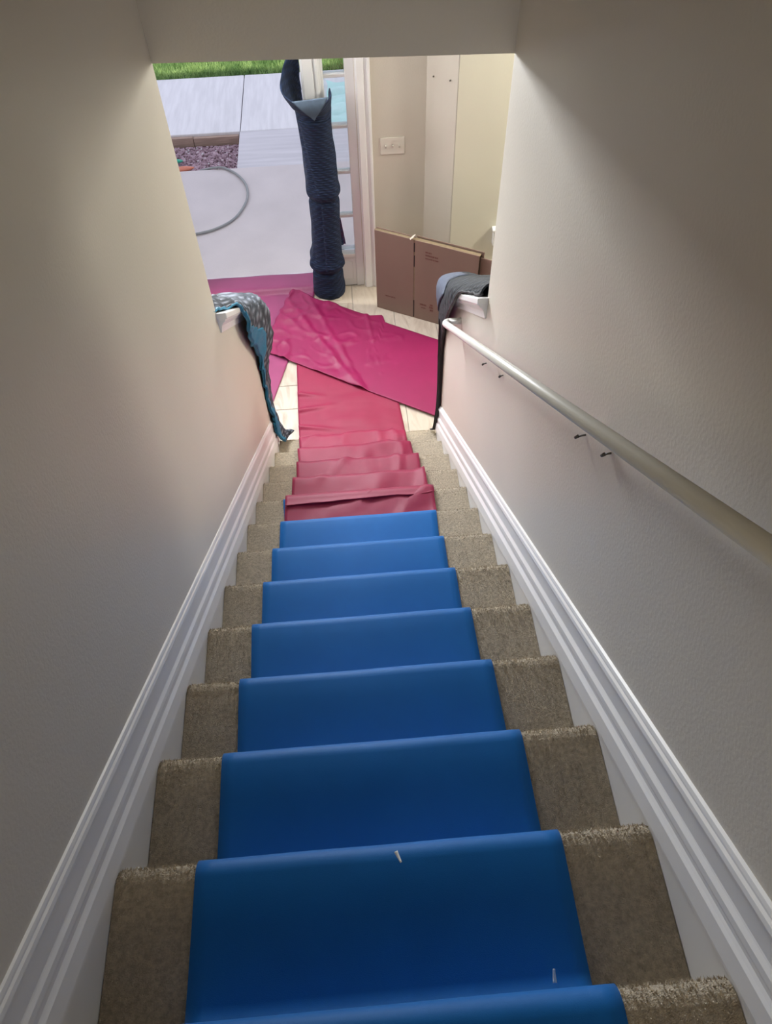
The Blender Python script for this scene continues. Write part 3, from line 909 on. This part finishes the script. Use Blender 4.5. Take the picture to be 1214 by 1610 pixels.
panel(sm + .002, se + .02, .001, Hb + .010, .040, .046, 'back_panel', M['card'])
panel(0, se, Hb - .012, Hb - .004, .006, .040, 'top_fold', M['card_edge'])
panel(-.002, .004, .001, Hb, .006, .032, 'side_fold', M['card'])
panel(se - .002, se + .16, .001, Hb - .03, .028, .036, 'side_flap', M['card'])
# slots between the two panels
for z0, z1 in ((.57, .64), (.45, .54), (.01, .16)):
    panel(sm - .0035, sm + .0035, z0, z1, -.0008, .004, 'slot', M['dark_slot'], bev=0)
panel(sm - .003, sm + .003, .001, Hb - .01, .0015, .005, 'crease', M['card_edge'], bev=0)
def marks(s0, z0, rows, name):
    b = MB()
    for k, (off, ln, h) in enumerate(rows):
        s = s0 + off; z = z0 - k * .024
        q = 0.0
        while q < ln:
            w_ = min(random.uniform(.010, .022), ln - q)
            ls = []
            for zz_ in (z, z + h):
                for ss, d in ((s + q, -.0012), (s + q + w_ * .82, -.0012), (s + q + w_ * .82, .001), (s + q, .001)):
                    p = A + dirv * ss + nrm * d
                    ls.append((p.x, p.y, zz_))
            b.hexa(ls); q += w_
    return b.build(name, M['ink'], fp_ if s0 > sm else fp0)
marks(sm + .085, .585, [(0, .045, .010), (0, .095, .010), (0, .10, .008)], 'printed_text')
marks(sm + .05, .135, [(0, .05, .012), (.01, .035, .006)], 'printed_text')
marks(sm + .13, .150, [(0, .022, .012), (-.005, .03, .016), (0, .026, .014)], 'printed_symbol')
marks(.075, .13, [(0, .08, .008)], 'printed_text')
tp = A + dirv * (sm - .005) + nrm * .01
MB().tube([tp + Vector((-.03, .0, Hb)), tp + Vector((-.01, .004, Hb + .015)), tp + Vector((.008, .006, Hb + .03))], [.008, .010, .004], 6, ry=.003).build('tape_tag', M['tape'], bx_)
tag(bx_, 'flattened brown cardboard box leaning below the light switches', 'cardboard box')

# ------------------------------------------------------------------ small wall things
sw = empty('light_switch')
pl_ = MB().box(.300, .462, 1.724, 1.7305, 1.045, 1.160).build('plate', M['plate'], sw, bevel=.003)
for k in range(3):
    x = .381 + (k - 1) * .046
    MB().box(x - .006, x + .006, 1.7225, 1.725, 1.088, 1.117).build('toggle_slot', M['toggle'], pl_)
    MB().hexa([(x - .004, 1.712, 1.100), (x + .004, 1.712, 1.100), (x + .004, 1.725, 1.094), (x - .004, 1.725, 1.094),
               (x - .004, 1.710, 1.108), (x + .004, 1.710, 1.108), (x + .004, 1.725, 1.112), (x - .004, 1.725, 1.112)]).build('toggle', M['toggle'], pl_)
tag(sw, 'white triple toggle light switch plate on the wall by the sidelight', 'light switch')
for x, lab in ((.643, 'dark nail in the angled wall strip, nearer the light switches'), (.739, 'dark nail in the angled wall strip, nearer the cream wall')):
    y = 1.73 - (x - .60) * (.13 / .185)
    o = MB().tube([(x, y + .004, 1.541), (x - .005, y - .008, 1.541)], [.003, .0045], 8).build('nail', M['metal'])
    tag(o, lab, 'nail', 'nails in the angled wall strip')
o = MB().box(1.095, 1.20, 1.555, 1.602, .40, .52).box(1.085, 1.21, 1.545, 1.602, .515, .535).build('wall_ledge', M['trim'], bevel=.004)
tag(o, 'white ledge on the cream wall just past the stairwell wall edge', 'ledge')

def scrap(p, ang, ln, lab):
    def fn(u, v):
        x = (u - .5) * ln; y = (v - .5) * .006 * (1 - .6 * u)
        return (p[0] + x * math.cos(ang) - y * math.sin(ang), p[1] + x * math.sin(ang) + y * math.cos(ang), p[2] + .002 + .006 * u * u + .002 * math.sin(v * 3))
    o = MB().grid(fn, 8, 3).build('paper_scrap', M['scrap'], smooth=True, solid=.0008)
    tag(o, lab, 'scrap', 'white scraps')
scrap((.025, -2.896, 2.228), -1.2, .022, 'tiny white scrap near the front edge of a blue step')
scrap((.268, -3.100, 2.229), 1.5, .020, 'tiny white scrap at the back of a blue step')
scrap((.075, 1.676, .002), -.8, .026, 'tiny white scrap on the tiles below the sidelight')
